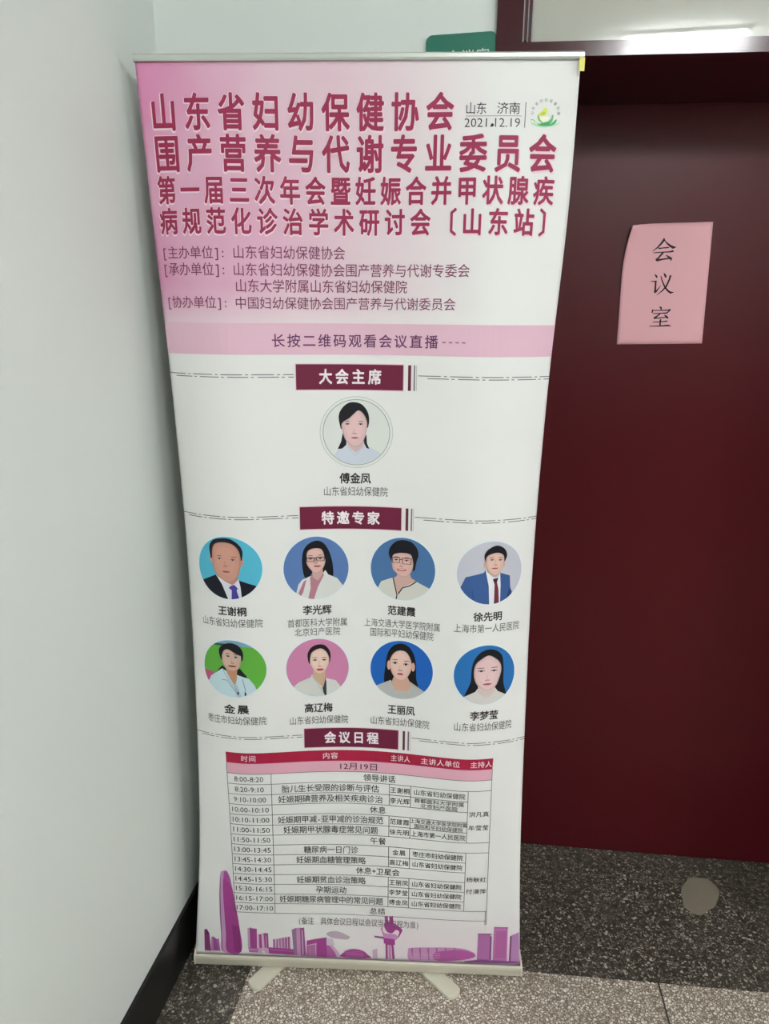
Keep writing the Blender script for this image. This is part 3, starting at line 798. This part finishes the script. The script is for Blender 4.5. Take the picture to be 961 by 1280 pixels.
PORTRAITS = [
 # circle in its own drawing units, ellipse on the fabric, background, shapes, label
 ((486, 480, 425, 415), (-1.0, 1322.0, 72.0, 71.3), (222, 226, 221), [
  ((206, 212, 224), 0, [(190, 790), (240, 700), (350, 620), (480, 740), (590, 620), (720, 700), (820, 750), (760, 960), (200, 960)]),
  ((188, 196, 210), 0, line([(350, 640), (470, 780), (590, 640)], 10)),
  ((26, 26, 34), 0, [(240, 695), (285, 600), (310, 470), (358, 560), (352, 640), (300, 690)]),
  ((26, 26, 34), 0, [(570, 590), (615, 500), (625, 620), (655, 690), (620, 680)]),
  ((214, 184, 184), 0, [(350, 590), (590, 590), (570, 660), (480, 740), (390, 670)]),
  ((28, 27, 34), 1, [(280, 420), (255, 280), (290, 180), (370, 105), (460, 88), (560, 118), (632, 210), (652, 310), (638, 400), (600, 420), (300, 430)]),
  ((224, 190, 190), 1, [(292, 410), (310, 345), (390, 295), (450, 240), (515, 192), (580, 240), (622, 330), (622, 430), (590, 560), (540, 640), (480, 668), (420, 650), (340, 570)])] +
  features((224, 190, 190), [(370, 370), (542, 370)], [(368, 332), (545, 334)], (460, 490), (465, 546), (70, 50, 60), (178, 110, 122)), 'woman in a pale blue collar with dark tied-back hair'),
 ((488, 482, 420, 412), (-275.9, 1035.5, 76.4, 69.3), (84, 184, 212), [
  ((20, 20, 36), 0, [(90, 700), (135, 665), (320, 580), (400, 700), (490, 900), (480, 980), (80, 980)]),
  ((20, 20, 36), 0, [(625, 635), (830, 712), (930, 800), (850, 980), (650, 980), (640, 760)]),
  ((222, 222, 232), 0, [(325, 580), (450, 650), (560, 690), (620, 620), (640, 720), (656, 930), (490, 930), (400, 700)]),
  ((194, 136, 120), 0, [(330, 500), (620, 500), (615, 625), (540, 700), (450, 660), (335, 590)]),
  ((74, 68, 158), 0, [(490, 742), (520, 710), (565, 695), (608, 745), (590, 770), (630, 920), (520, 920), (528, 770)]),
  ((208, 148, 138), 0, E(264, 360, 22, 55)), ((208, 148, 138), 0, E(672, 385, 20, 55)),
  ((20, 20, 32), 1, [(262, 345), (250, 210), (310, 122), (430, 90), (540, 95), (640, 165), (682, 250), (672, 355), (640, 370), (280, 360)]),
  ((206, 152, 136), 1, [(284, 330), (300, 215), (350, 160), (450, 140), (560, 160), (630, 230), (656, 330), (655, 450), (625, 560), (565, 645), (500, 668), (420, 640), (340, 575), (290, 470)])] +
  features((206, 152, 136), [(388, 360), (562, 366)], [(385, 322), (572, 328)], (465, 452), (470, 524), (86, 52, 50), (170, 92, 90)), 'older man in a dark suit and blue tie on a cyan ground'),
 ((480, 472, 435, 418), (-86.8, 1030.2, 68.7, 70.3), (90, 124, 180), [
  ((16, 15, 26), 1, [(330, 600), (298, 480), (293, 330), (320, 215), (390, 140), (490, 106), (580, 140), (650, 240), (692, 370), (708, 500), (700, 585), (630, 580), (540, 520), (420, 540), (390, 590)]),
  ((220, 221, 218), 0, [(200, 820), (240, 680), (290, 620), (400, 575), (570, 540), (600, 500), (640, 560), (760, 610), (830, 700), (870, 980), (180, 980)]),
  ((184, 128, 144), 0, [(395, 590), (430, 560), (560, 520), (585, 560), (500, 720), (440, 900), (360, 900), (400, 740)]),
  ((178, 122, 142), 0, [(310, 640), (345, 625), (300, 790), (268, 840), (235, 800)]),
  ((204, 164, 158), 0, [(420, 470), (565, 460), (570, 545), (500, 640), (430, 590)]),
  ((222, 182, 172), 1, [(352, 330), (365, 250), (420, 213), (500, 205), (560, 230), (592, 320), (602, 390), (565, 480), (500, 530), (450, 530), (390, 470), (352, 400)])] +
  features((222, 182, 172), [(405, 345), (535, 342)], [(402, 300), (535, 296)], (478, 400), (492, 442), (60, 40, 46), (170, 98, 104), (26, 9), (26, 8), (48, 13)) +
  specs((66, 54, 64), ((352, 325, 455, 375), (482, 320, 592, 370)), [(455, 335), (482, 332)]), 'woman with long black hair and glasses in a white jacket'),
 ((488, 475, 430, 415), (97.8, 1031.3, 68.3, 70.0), (74, 116, 166), [
  ((212, 212, 204), 0, [(140, 770), (200, 650), (360, 590), (500, 700), (660, 620), (840, 700), (900, 800), (800, 980), (150, 980)]),
  ((206, 170, 160), 0, [(410, 540), (590, 540), (600, 580), (670, 622), (500, 705), (425, 815), (395, 740), (365, 640), (372, 590), (410, 570)]),
  ((42, 36, 46), 0, line([(360, 590), (375, 660), (400, 760), (415, 835), (440, 795), (490, 720), (580, 690), (672, 626)], 15)), ((42, 36, 46), 0, line([(415, 830), (402, 890)], 15)),
  ((18, 20, 32), 1, [(335, 370), (298, 280), (320, 185), (400, 108), (500, 88), (600, 110), (672, 185), (692, 275), (670, 355), (648, 470), (620, 475), (600, 380), (350, 370)]),
  ((222, 182, 172), 1, [(342, 350), (355, 285), (470, 255), (585, 270), (615, 330), (626, 420), (602, 500), (560, 556), (480, 570), (410, 530), (352, 470)]),
  ((18, 20, 32), 1, [(330, 345), (312, 225), (420, 125), (560, 122), (660, 205), (668, 330), (625, 335), (590, 268), (480, 255), (400, 268), (358, 290)])] +
  features((222, 182, 172), [(400, 352), (540, 354)], [(402, 312), (542, 312)], (470, 435), (475, 478), (56, 40, 44), (188, 88, 98), (27, 9), (28, 8), (64, 18)) +
  [((236, 224, 222), 0, E(475, 473, 46, 7))] + specs((70, 54, 66), ((350, 318, 450, 385), (482, 322, 602, 396)), [(450, 340), (482, 342)]), 'woman with short black hair and glasses in a cream top'),
 ((481, 470, 428, 418), (285.7, 1033.5, 74.3, 69.3), (196, 196, 208), [
  ((58, 92, 150), 0, [(90, 690), (160, 520), (380, 460), (405, 430), (460, 650), (478, 920), (300, 980), (40, 800)]),
  ((58, 92, 150), 0, [(600, 470), (740, 520), (755, 680), (782, 745), (720, 930), (618, 920), (610, 640)]),
  ((44, 72, 124), 0, line([(405, 440), (455, 650), (474, 900)], 12)), ((44, 72, 124), 0, line([(250, 700), (262, 800)], 8)), ((40, 60, 110), 0, [(740, 690), (782, 745), (700, 830), (720, 760)]),
  ((228, 231, 238), 0, [(405, 430), (500, 520), (570, 540), (600, 470), (615, 640), (620, 930), (475, 930), (455, 640)]),
  ((202, 162, 148), 0, [(415, 400), (605, 410), (580, 500), (525, 520), (430, 455)]),
  ((112, 42, 58), 0, [(505, 548), (540, 540), (578, 540), (562, 590), (588, 700), (604, 900), (535, 900), (532, 620)]), ((70, 28, 40), 0, [(505, 548), (578, 540), (562, 590), (530, 592)]),
  ((214, 172, 160), 0, E(392, 350, 16, 44)), ((214, 172, 160), 0, E(648, 350, 16, 44)),
  ((16, 20, 28), 1, [(402, 310), (383, 230), (430, 150), (540, 104), (640, 150), (682, 235), (656, 315), (620, 320), (430, 320)]),
  ((222, 186, 172), 1, [(405, 300), (415, 245), (470, 212), (560, 200), (630, 235), (646, 310), (632, 400), (592, 470), (540, 502), (480, 470), (420, 400)])] +
  features((222, 186, 172), [(480, 292), (590, 298)], [(476, 262), (592, 266)], (530, 358), (522, 402), (76, 56, 58), (186, 96, 102), (26, 8), (28, 8), (42, 10)), 'man in a blue suit with a dark red tie on a pale ground'),
 ((478, 438, 412, 377), (-276.2, 802.3, 78.0, 68.1), (98, 176, 66), [
  ((124, 164, 190), 0, [(100, 20), (800, 20), (760, 150), (600, 135), (420, 120), (250, 140), (160, 135)]), ((40, 92, 84), 0, [(230, 115), (420, 110), (400, 142), (180, 142)]),
  ((194, 90, 134), 0, [(40, 480), (215, 502), (160, 640), (80, 640)]),
  ((22, 26, 30), 0, [(250, 500), (340, 400), (400, 440), (370, 500)]), ((22, 26, 30), 0, [(510, 480), (570, 420), (660, 535), (580, 560)]),
  ((198, 222, 230), 0, [(100, 680), (170, 560), (340, 440), (410, 480), (540, 510), (680, 560), (740, 640), (800, 790), (700, 980), (160, 980)]),
  ((194, 142, 112), 0, [(385, 420), (540, 420), (530, 560), (510, 645), (480, 625), (405, 500)]),
  ((174, 196, 204), 0, [(480, 640), (530, 640), (590, 840), (520, 800)]),
  ((112, 132, 156), 0, line([(330, 590), (400, 590), (540, 780)], 8)), ((150, 172, 188), 0, line([(345, 450), (410, 560), (540, 740)], 10)), ((112, 132, 156), 0, line([(600, 560), (630, 700), (620, 780)], 8)), ((40, 46, 66), 0, [(530, 735), (548, 735), (546, 780), (528, 770)]), ((40, 46, 66), 0, [(622, 740), (640, 740), (640, 785), (622, 785)]),
  ((22, 20, 28), 1, [(328, 310), (306, 200), (360, 130), (460, 93), (560, 118), (618, 200), (615, 300), (585, 320), (350, 320)]),
  ((212, 176, 160), 1, [(345, 290), (362, 220), (400, 182), (450, 182), (520, 222), (590, 262), (590, 340), (560, 420), (480, 462), (400, 430), (352, 360)])] +
  features((212, 176, 160), [(430, 268), (532, 274)], [(425, 232), (530, 240)], (485, 352), (480, 392), (50, 36, 40), (146, 72, 62), (27, 10), (26, 9), (54, 12)) +
  specs((196, 196, 190), ((360, 246, 480, 310), (502, 250, 592, 316)), [(480, 268), (502, 268)], 7), 'woman with glasses in a white coat on a green ground'),
 ((478, 437, 417, 385), (-86.8, 798.2, 68.4, 69.2), (206, 132, 172), [
  ((212, 214, 209), 0, [(130, 700), (220, 620), (380, 560), (400, 520), (560, 700), (590, 580), (720, 610), (790, 700), (840, 980), (80, 980)]),
  ((52, 56, 68), 0, [(572, 560), (592, 620), (594, 820), (560, 800), (535, 690)]),
  ((204, 172, 142), 0, [(420, 460), (582, 460), (575, 610), (548, 705), (470, 620), (415, 560)]),
  ((188, 190, 186), 0, line([(395, 530), (470, 640), (575, 820)], 9)), ((184, 186, 182), 0, line([(340, 790), (430, 810)], 6)),
  ((30, 16, 28), 1, [(362, 370), (346, 250), (400, 160), (500, 126), (590, 148), (650, 240), (642, 360), (610, 360), (390, 370)]),
  ((228, 200, 186), 1, [(376, 345), (393, 245), (450, 197), (530, 180), (600, 232), (634, 325), (612, 420), (562, 490), (500, 512), (440, 480), (390, 400)])] +
  features((228, 200, 186), [(443, 332), (566, 332)], [(441, 298), (566, 300)], (505, 412), (510, 456), (60, 42, 48), (192, 72, 78), (30, 9), (28, 8), (50, 15)), 'woman in a white coat on a pink ground'),
 ((470, 468, 415, 388), (98.4, 797.7, 68.5, 69.2), (28, 98, 186), [
  ((17, 16, 22), 1, [(245, 660), (258, 400), (290, 240), (360, 150), (460, 115), (560, 148), (632, 250), (662, 400), (668, 560), (694, 700), (560, 640), (380, 640)]),
  ((184, 186, 184), 0, [(110, 710), (330, 610), (400, 720), (560, 720), (585, 610), (800, 740), (870, 980), (80, 980)]),
  ((212, 168, 148), 0, [(375, 550), (550, 550), (605, 660), (560, 745), (400, 745), (335, 650)]),
  ((216, 172, 156), 0, E(302, 412, 24, 62)), ((216, 172, 156), 0, E(624, 412, 24, 58)),
  ((228, 192, 180), 1, [(313, 360), (348, 270), (400, 222), (470, 205), (540, 230), (592, 320), (606, 420), (572, 520), (510, 592), (450, 606), (390, 580), (333, 490)])] +
  features((228, 192, 180), [(385, 377), (528, 384)], [(385, 332), (536, 340)], (455, 470), (456, 516), (40, 26, 30), (178, 76, 84), (33, 14), (38, 10), (42, 13)), 'woman with long dark hair in a grey top on a blue ground'),
 ((467, 465, 402, 393), (283.8, 799.7, 71.6, 70.2), (40, 114, 184), [
  ((20, 23, 30), 1, [(205, 760), (275, 560), (283, 400), (308, 270), (380, 170), (490, 126), (600, 150), (682, 230), (708, 380), (714, 580), (752, 750), (600, 700), (380, 690)]),
  ((214, 211, 208), 0, [(130, 800), (205, 748), (340, 680), (368, 640), (480, 740), (602, 640), (640, 690), (745, 742), (860, 800), (900, 980), (60, 980)]),
  ((214, 197, 192), 0, [(375, 590), (598, 590), (600, 690), (520, 760), (460, 760), (368, 690)]),
  ((228, 194, 196), 1, [(313, 420), (335, 315), (400, 252), (495, 205), (590, 250), (657, 320), (674, 420), (642, 540), (602, 620), (500, 672), (400, 630), (333, 540)])] +
  features((228, 194, 196), [(405, 406), (574, 408)], [(400, 366), (582, 366)], (490, 528), (490, 580), (44, 26, 36), (182, 96, 106), (42, 10), (38, 9), (56, 13)), 'woman with centre-parted long dark hair in a white top'),
]
for (cx, cy, rx, ry), (uc, hc, ru, rh), bg, shapes, lab in PORTRAITS:
    p = Print()
    ring = [(uc + (ru + 3) * math.cos(t), hc + (rh + 3) * math.sin(t)) for t in np.linspace(0, 2 * math.pi, 64, endpoint=False)]
    if bg[0] == 222:
        for k, (e, c) in enumerate(((8.5, (186, 192, 188)), (7.4, (226, 230, 226)), (2.6, (150, 156, 152)), (1.2, (226, 230, 226)))):
            p.poly([(uc + (ru - 6 + e) * math.cos(t), hc + (rh - 6 + e) * math.sin(t)) for t in np.linspace(0, 2 * math.pi, 64, endpoint=False)], .3 + k * .1, c)
        ru, rh = ru - 5.5, rh - 5.5
        lift = .75
    else:
        p.poly(ring, .3, (226, 236, 240)); lift = .45
    def place(q): return [(uc + x * ru, hc - y * rh) for x, y in q]
    p.poly(place([(math.cos(t), math.sin(t)) for t in np.linspace(0, 2 * math.pi, 56, endpoint=False)]), lift, bg)
    skin = [k for k, (c_, sm_, q_) in enumerate(shapes) if sm_ and c_[0] > 195 and c_[0] > c_[2] + 20]
    if skin:                                                   # the photograph's own tones on the face
        k = skin[-1]; c_, _, q_ = shapes[k]
        mx, my = sum(x for x, y in q_) / len(q_), sum(y for x, y in q_) / len(q_)
        sc = lambda f, g, dx=0, dy=0: [(mx + (x - mx) * f + dx, my + (y - my) * g + dy) for x, y in q_]
        shapes = shapes[:k] + [(tuple(int(v * .90) for v in c_), 1, q_), (c_, 1, sc(.90, .95)), (tuple(min(255, int(v * 1.035)) for v in c_), 1, sc(.66, .72, -8, -14))] + shapes[k + 1:]
    for col, sm_, pts in shapes:
        lift += .09
        q = clip_circle(smooth_pts(pts, 4) if sm_ else pts, cx, cy, rx, ry)
        p.poly(place(q), lift, col)
    tag(p.build('speaker_portrait', fabric, 7.85, 14.0), lab)
# names and institutes under the portraits
INKN, INKS_ = (44, 42, 42), (82, 80, 80)
for rows in [
    [('傅金凤', (-35.2, 27.9, 1215.3, 1237.4)), ('山东省妇幼保健院', (-69.3, 64, 1188.7, 1208.5))],
    [('王谢桐', (-305.2, -237.5, 928.3, 948.6)), ('山东省妇幼保健院', (-351.3, -203, 901.4, 920.9))],
    [('李光辉', (-116, -55.9, 924.7, 945.9)), ('首都医科大学附属', (-149.8, -21.4, 896.5, 915.3)), ('北京妇产医院', (-134.9, -37.2, 875, 893.8))],
    [('范建霞', (67.1, 126, 926.2, 947)), ('上海交通大学医学院附属', (16.2, 179.5, 896.6, 915.2)), ('国际和平妇幼保健院', (28.9, 165.9, 874, 893.7))],
    [('徐先明', (250.9, 316, 926.1, 946.2)), ('上海市第一人民医院', (208.7, 361.7, 899.6, 919))],
    [('金', (-301.5, -275.4, 693, 714.8)), ('晨', (-268, -241.9, 694, 715.4)), ('枣庄市妇幼保健院', (-350.4, -202.4, 666.2, 686.5))],
    [('高辽梅', (-116.5, -55.1, 690.5, 712.2)), ('山东省妇幼保健院', (-150.7, -20.1, 661.5, 681.6))],
    [('王丽凤', (69.5, 128.6, 690, 712)), ('山东省妇幼保健院', (30.5, 161.9, 661.5, 681.6))],
    [('李梦莹', (252.2, 317.6, 692, 713.5)), ('山东省妇幼保健院', (216.1, 353.9, 664.6, 685.3))]]:
    p = Print()
    for t, bx in rows:
        big = len(t) <= 3
        p.cells(t, bx, .5, INKN if big else INKS_, .022 if big else .0)
    p.build('speaker_caption', fabric)
# schedule table
p = Print()
C0, C1, C2, C3, C4, C5 = -299.5, -196, 74.8, 123.5, 254.8, 310.3
RT, RH = 594.6, 27.13
row = lambda k: RT - RH * k
lf = lambda k: -304.5 + .62 * k
INKT, RULE = (52, 50, 50), (84, 82, 82)
p.poly([(lf(1), row(1)), (C5, row(1)), (C5 + 1, row(0)), (lf(0), row(0))], .4, (172, 30, 66))
p.poly([(lf(2), row(2)), (C5, row(2)), (C5, row(1)), (lf(1), row(1))], .4, (226, 172, 190))
for c in (C1, C2, C3, C4): p.rect(c - .6, c + .6, row(1), row(0), .6, (140, 22, 52))
def hl(a, b, k): p.rect(a, b, row(k) - .65, row(k) + .65, .5, RULE)
def vl(c, k0, k1):
    if c == C0: p.poly([(lf(k1) - .65, row(k1)), (lf(k1) + .65, row(k1)), (lf(k0) + .65, row(k0)), (lf(k0) - .65, row(k0))], .5, RULE)
    else: p.rect(c - .65, c + .65, row(k1), row(k0), .5, RULE)
hl(lf(2), C5, 2)
for k in range(3, 17): hl(lf(k), C1, k)
for k in (3, 4, 5, 6, 7, 8, 9, 10, 11, 12, 13, 14, 15, 16): hl(C1, C4 if k in (4, 5, 6, 7, 10, 11, 12, 13, 14) else C5, k)
for c, spans in ((C0, ((1, 16),)), (C1, ((2, 16),)), (C2, ((3, 5), (6, 8), (9, 11), (12, 15))), (C3, ((3, 5), (6, 8), (9, 11), (12, 15))), (C4, ((3, 8), (9, 15))), (C5, ((1, 16.4),)), (C5 - 3, ((15, 16.4),))):
    for a, b in spans: vl(c, a, b)
WH = (244, 226, 232)
def tx(s, cu, k, pitch, hh=17.5, col=INKT, off=.006, dk=0.0):
    wsum = sum(.5 if ord(c) < 128 else 1 for c in s)
    h = row(k + .5) + dk
    p.cells(s, (cu - pitch * wsum / 2, cu + pitch * wsum / 2, h - hh / 2, h + hh / 2), .95, col, off, pitch * 1.02, hh / .92)
tx('时间', (C0 + C1) / 2, 0, 17.5, 16, WH); tx('内容', (C1 + C2) / 2, 0, 17, 16, WH); tx('主讲人', (C2 + C3) / 2, 0, 14.5, 15.5, WH)
tx('主讲人单位', (C3 + C4) / 2, 0, 17.5, 15.5, WH); tx('主持人', (C4 + C5) / 2, 0, 17, 15.5, WH)
p.fit('12月19日', (-38, 46, row(1.5) - 8.5, row(1.5) + 8.5), .7, (60, 36, 46), .004)
for k, s in enumerate(['8:00-8:20', '8:20-9:10', '9:10-10:00', '10:00-10:10', '10:10-11:00', '11:00-11:50', '11:50-11:50', '13:00-13:45', '13:45-14:30', '14:30-14:45', '14:45-15:30', '15:30-16:15', '16:15-17:00', '17:00-17:10']):
    hw = 4.08 * len(s) - (1.5 if len(s) < 11 else 0); cm = (lf(k + 2.5) + C1) / 2
    p.fit(s, (cm - hw, cm + hw, row(k + 2.5) - 6.6, row(k + 2.5) + 6.6), .95, INKT, .0)
mid = (C1 + C2) / 2
for k, s, pt in [(3, '胎儿生长受限的诊断与评估', 18.6), (4, '妊娠期碘营养及相关疾病诊治', 18.5), (6, '妊娠期甲减-亚甲减的诊治规范', 18.1), (7, '妊娠期甲状腺毒症常见问题', 18.3), (9, '糖尿病一日门诊', 18.1), (10, '妊娠期血糖管理策略', 18.1), (12, '妊娠期贫血诊治策略', 18.1), (13, '孕期运动', 18.0), (14, '妊娠期糖尿病管理中的常见问题', 17.6)]:
    tx(s, mid, k, pt, 19)
tx('领导讲话', 52, 2, 18.2, 18); tx('休息', 49, 5, 18, 18); tx('午餐', 50, 8, 18, 18); tx('休息+卫星会', 50, 11, 18.5, 18); tx('总结', 50, 15, 18, 18)
for k, s in [(3, '王谢桐'), (4, '李光辉'), (6, '范建霞'), (7, '徐先明'), (9, '金晨'), (10, '高辽梅'), (12, '王丽凤'), (13, '李梦莹'), (14, '傅金凤')]:
    tx(s, (C2 + C3) / 2, k, 14.8, 14.5)
m34 = (C3 + C4) / 2
for k, s in [(3, '山东省妇幼保健院'), (7, '上海市第一人民医院'), (9, '枣庄市妇幼保健院'), (10, '山东省妇幼保健院'), (12, '山东省妇幼保健院'), (13, '山东省妇幼保健院'), (14, '山东省妇幼保健院')]:
    tx(s, m34, k, 14.6 if len(s) == 8 else 13.9, 14.5)
tx('首都医科大学附属', m34, 4, 14.2, 11.5, dk=6.4); tx('北京妇产医院', m34, 4, 14, 11.5, dk=-6.4)
tx('上海交通大学医学院附属', m34, 6, 11.9, 11.5, dk=6.4); tx('国际和平妇幼保健院', m34, 6, 12.4, 11.5, dk=-6.4)
m45 = (C4 + C5) / 2
tx('洪凡真', m45, 4.7, 16, 13.5); tx('牟莹莹', m45, 6.0, 16, 13.5); tx('杨秋红', m45, 11.2, 16, 13.5); tx('付漫萍', m45, 12.4, 16, 13.5)
p.build('schedule_table', fabric, 10.0, 27.13)
p = Print()
p.cells('(备注　具体会议日程以会议当天日程为准)', (-140.5, 149.4, 130.5, 151), .9, (92, 88, 90), .0)
p.build('footnote_lettering', fabric)
# purple skyline along the foot of the banner
p = Print()
for i, (col, sm_, pts) in enumerate(SKY):
    p.poly(smooth_pts(pts, 4) if sm_ else pts, .22 + i * .010, tuple(int(v * .9 + u * .1) for v, u in zip(col, (224, 190, 216))))
p.build('skyline_print', fabric, 6.3, 13.0)

# ------------------------------------------------------------------ pink paper notice on the door
def dpt(s, z, lift=0.0): return W(s, -RECESS + lift, z)
PC = [(0.2175, 1.4823), (0.4225, 1.4876), (0.4160, 1.7700), (0.2125, 1.7645)]
notice = link('paper_notice', None)
notice.location = dpt(0.313, 1.624)
tag(notice, 'pink paper notice with three large characters taped on the dark red door', 'notice')
NL = notice.location
def pap(x, y):
    """x 0..1 left to right, y 0..1 bottom to top on the sheet"""
    s = (PC[0][0] * (1 - x) + PC[1][0] * x) * (1 - y) + (PC[3][0] * (1 - x) + PC[2][0] * x) * y
    z = (PC[0][1] * (1 - x) + PC[1][1] * x) * (1 - y) + (PC[3][1] * (1 - x) + PC[2][1] * x) * y
    c = max(0, (y - .55) / .45) ** 2 * max(0, 1 - x / .45) ** 2          # top left corner lifts off
    e = max(0, 1 - x / .25) ** 2 * math.sin(math.pi * y) * .004
    s += c * .016
    z -= c * .004
    return dpt(s, z, 0.0012 + c * .018 + e) - NL
bm = bmesh.new()
N = 24
vs = [[bm.verts.new(pap(i / N, j / N)) for i in range(N + 1)] for j in range(N + 1)]
for j in range(N):
    for i in range(N):
        bm.faces.new([vs[j][i], vs[j][i + 1], vs[j + 1][i + 1], vs[j + 1][i]])
sheet = obj('sheet', bm, mat('pink_paper', (233, 176, 184), 0.6), notice, smooth=True)
so = sheet.modifiers.new('thickness', 'SOLIDIFY'); so.thickness = 0.0003; so.offset = -1
# brush-like strokes: (x, y, half width) per node, drawn on a 961-unit square for each character
STROKES = [
 ((805, 285), [[(545, 225, 6), (548, 262, 26), (490, 340, 20), (400, 440, 15), (270, 535, 4)], [(560, 285, 8), (610, 350, 16), (680, 415, 24), (745, 455, 30), (812, 445, 4)], [(410, 470, 14), (520, 458, 12), (600, 455, 15), (650, 450, 10)],
  [(300, 568, 10), (500, 560, 11), (680, 555, 14), (720, 540, 22), (758, 548, 8)], [(515, 570, 20), (470, 620, 18), (410, 690, 16), (350, 742, 22)], [(345, 742, 18), (375, 750, 24), (500, 728, 17), (660, 712, 12)], [(575, 625, 4), (630, 670, 18), (690, 715, 26), (690, 770, 6)]]),
 ((805, 335), [[(310, 125, 6), (345, 165, 20), (362, 210, 14)], [(215, 298, 6), (280, 295, 11), (340, 292, 14), (355, 300, 8)], [(330, 295, 16), (320, 400, 17), (312, 500, 19), (300, 570, 18)], [(290, 575, 10), (325, 550, 17), (380, 480, 11), (440, 400, 4)],
  [(520, 95, 5), (545, 150, 22), (565, 205, 18)], [(450, 170, 8), (475, 290, 13), (540, 450, 18), (600, 530, 20), (660, 578, 26), (735, 568, 4)], [(700, 172, 6), (665, 165, 18), (640, 260, 17), (560, 430, 17), (470, 530, 13), (335, 630, 4)]]),
 ((805, 375), [[(395, 145, 6), (430, 170, 22), (438, 220, 12)], [(240, 210, 8), (235, 250, 14), (222, 298, 16)], [(240, 238, 10), (420, 238, 11), (590, 238, 13), (650, 225, 20)], [(655, 225, 8), (600, 275, 12), (570, 300, 16)], [(245, 315, 10), (420, 312, 11), (570, 308, 16)],
  [(410, 320, 14), (350, 370, 14), (270, 425, 18)], [(255, 430, 18), (350, 428, 13), (560, 408, 10)], [(500, 350, 4), (545, 385, 20), (575, 425, 22), (575, 450, 8)], [(420, 455, 14), (405, 520, 17), (400, 620, 15)], [(230, 528, 8), (400, 522, 11), (530, 512, 13), (572, 505, 16)], [(150, 628, 8), (400, 626, 13), (590, 615, 18), (650, 628, 8)]]),
]
def paper_xy(px, py):
    # photograph corners of the sheet (bottom-left, bottom-right, top-right, top-left) give the drawing's place on the paper
    c = ((772, 431), (876, 430), (890, 277), (788.5, 279.5))
    y = (431 - py) / 152.5
    xl = c[0][0] + (c[3][0] - c[0][0]) * y; xr = c[1][0] + (c[2][0] - c[1][0]) * y
    return (px - xl) / (xr - xl), y
for (ox, oy), strokes in STROKES:
    bm = bmesh.new()
    for st in strokes:
        a, b_ = [], []
        for i, (x, y, hw) in enumerate(st):
            x0, y0, _ = st[max(i - 1, 0)]; x1, y1, _ = st[min(i + 1, len(st) - 1)]
            l = math.hypot(x1 - x0, y1 - y0); nx, ny = -(y1 - y0) / l, (x1 - x0) / l
            for lst, sg in ((a, 1), (b_, -1)):
                q = paper_xy(ox + (x + nx * hw * sg * 1.12) / 19.22, oy + (y + ny * hw * sg * 1.12) / 19.22)
                lst.append(bm.verts.new(pap(*q) + NV * .0005))
        for i in range(len(st) - 1):
            bm.faces.new([a[i], a[i + 1], b_[i + 1], b_[i]])
    obj('written_character', bm, ink((34, 8, 10)), sheet)

# ------------------------------------------------------------------ green room sign on the wall above the banner
sign = link('room_sign', None)
sign.location = W(-0.182, 0.0, 2.0178)
tag(sign, 'green room name plate on the wall beside the door frame, peeking over the banner', 'sign')
SGL = sign.location
def sgp(x, y, o):
    r = math.radians(2.2)
    return W(-0.182 + x * math.cos(r) - y * math.sin(r), o, 2.0178 + x * math.sin(r) + y * math.cos(r)) - SGL
def round_rect(w2, h2, rd, n=6):
    out = []
    for cx, cy, a0 in ((w2 - rd, h2 - rd, 0), (-w2 + rd, h2 - rd, 90), (-w2 + rd, -h2 + rd, 180), (w2 - rd, -h2 + rd, 270)):
        for k in range(n + 1):
            a = math.radians(a0 + 90 * k / n); out.append((cx + rd * math.cos(a), cy + rd * math.sin(a)))
    return out
bm = bmesh.new()
rr = round_rect(.0665, .0525, .012)
lo = [bm.verts.new(sgp(x, y, 0.0005)) for x, y in rr]; hi = [bm.verts.new(sgp(x, y, 0.007)) for x, y in rr]
for k in range(len(rr)): bm.faces.new([lo[k], lo[(k + 1) % len(rr)], hi[(k + 1) % len(rr)], hi[k]])
bm.faces.new(hi); bm.faces.new(lo[::-1])
bmesh.ops.recalc_face_normals(bm, faces=bm.faces[:])
bevel_all(bm, .0012)
plate = obj('sign_plate', bm, mat('green_enamel', (28, 112, 92), 0.25), sign)
for ch, x in (('会', -.0155), ('议', .0125), ('室', .0405)):
    bm = bmesh.new()
    v, f = glyph(ch)
    vs = [bm.verts.new(sgp(x + (a - .5) * .0265, .0115 + (c - .38) * .0285, .0076)) for a, c in v]
    for q in f:
        bm.faces.new([vs[k] for k in q])
    obj('written_character', bm, ink((214, 232, 226)), plate)
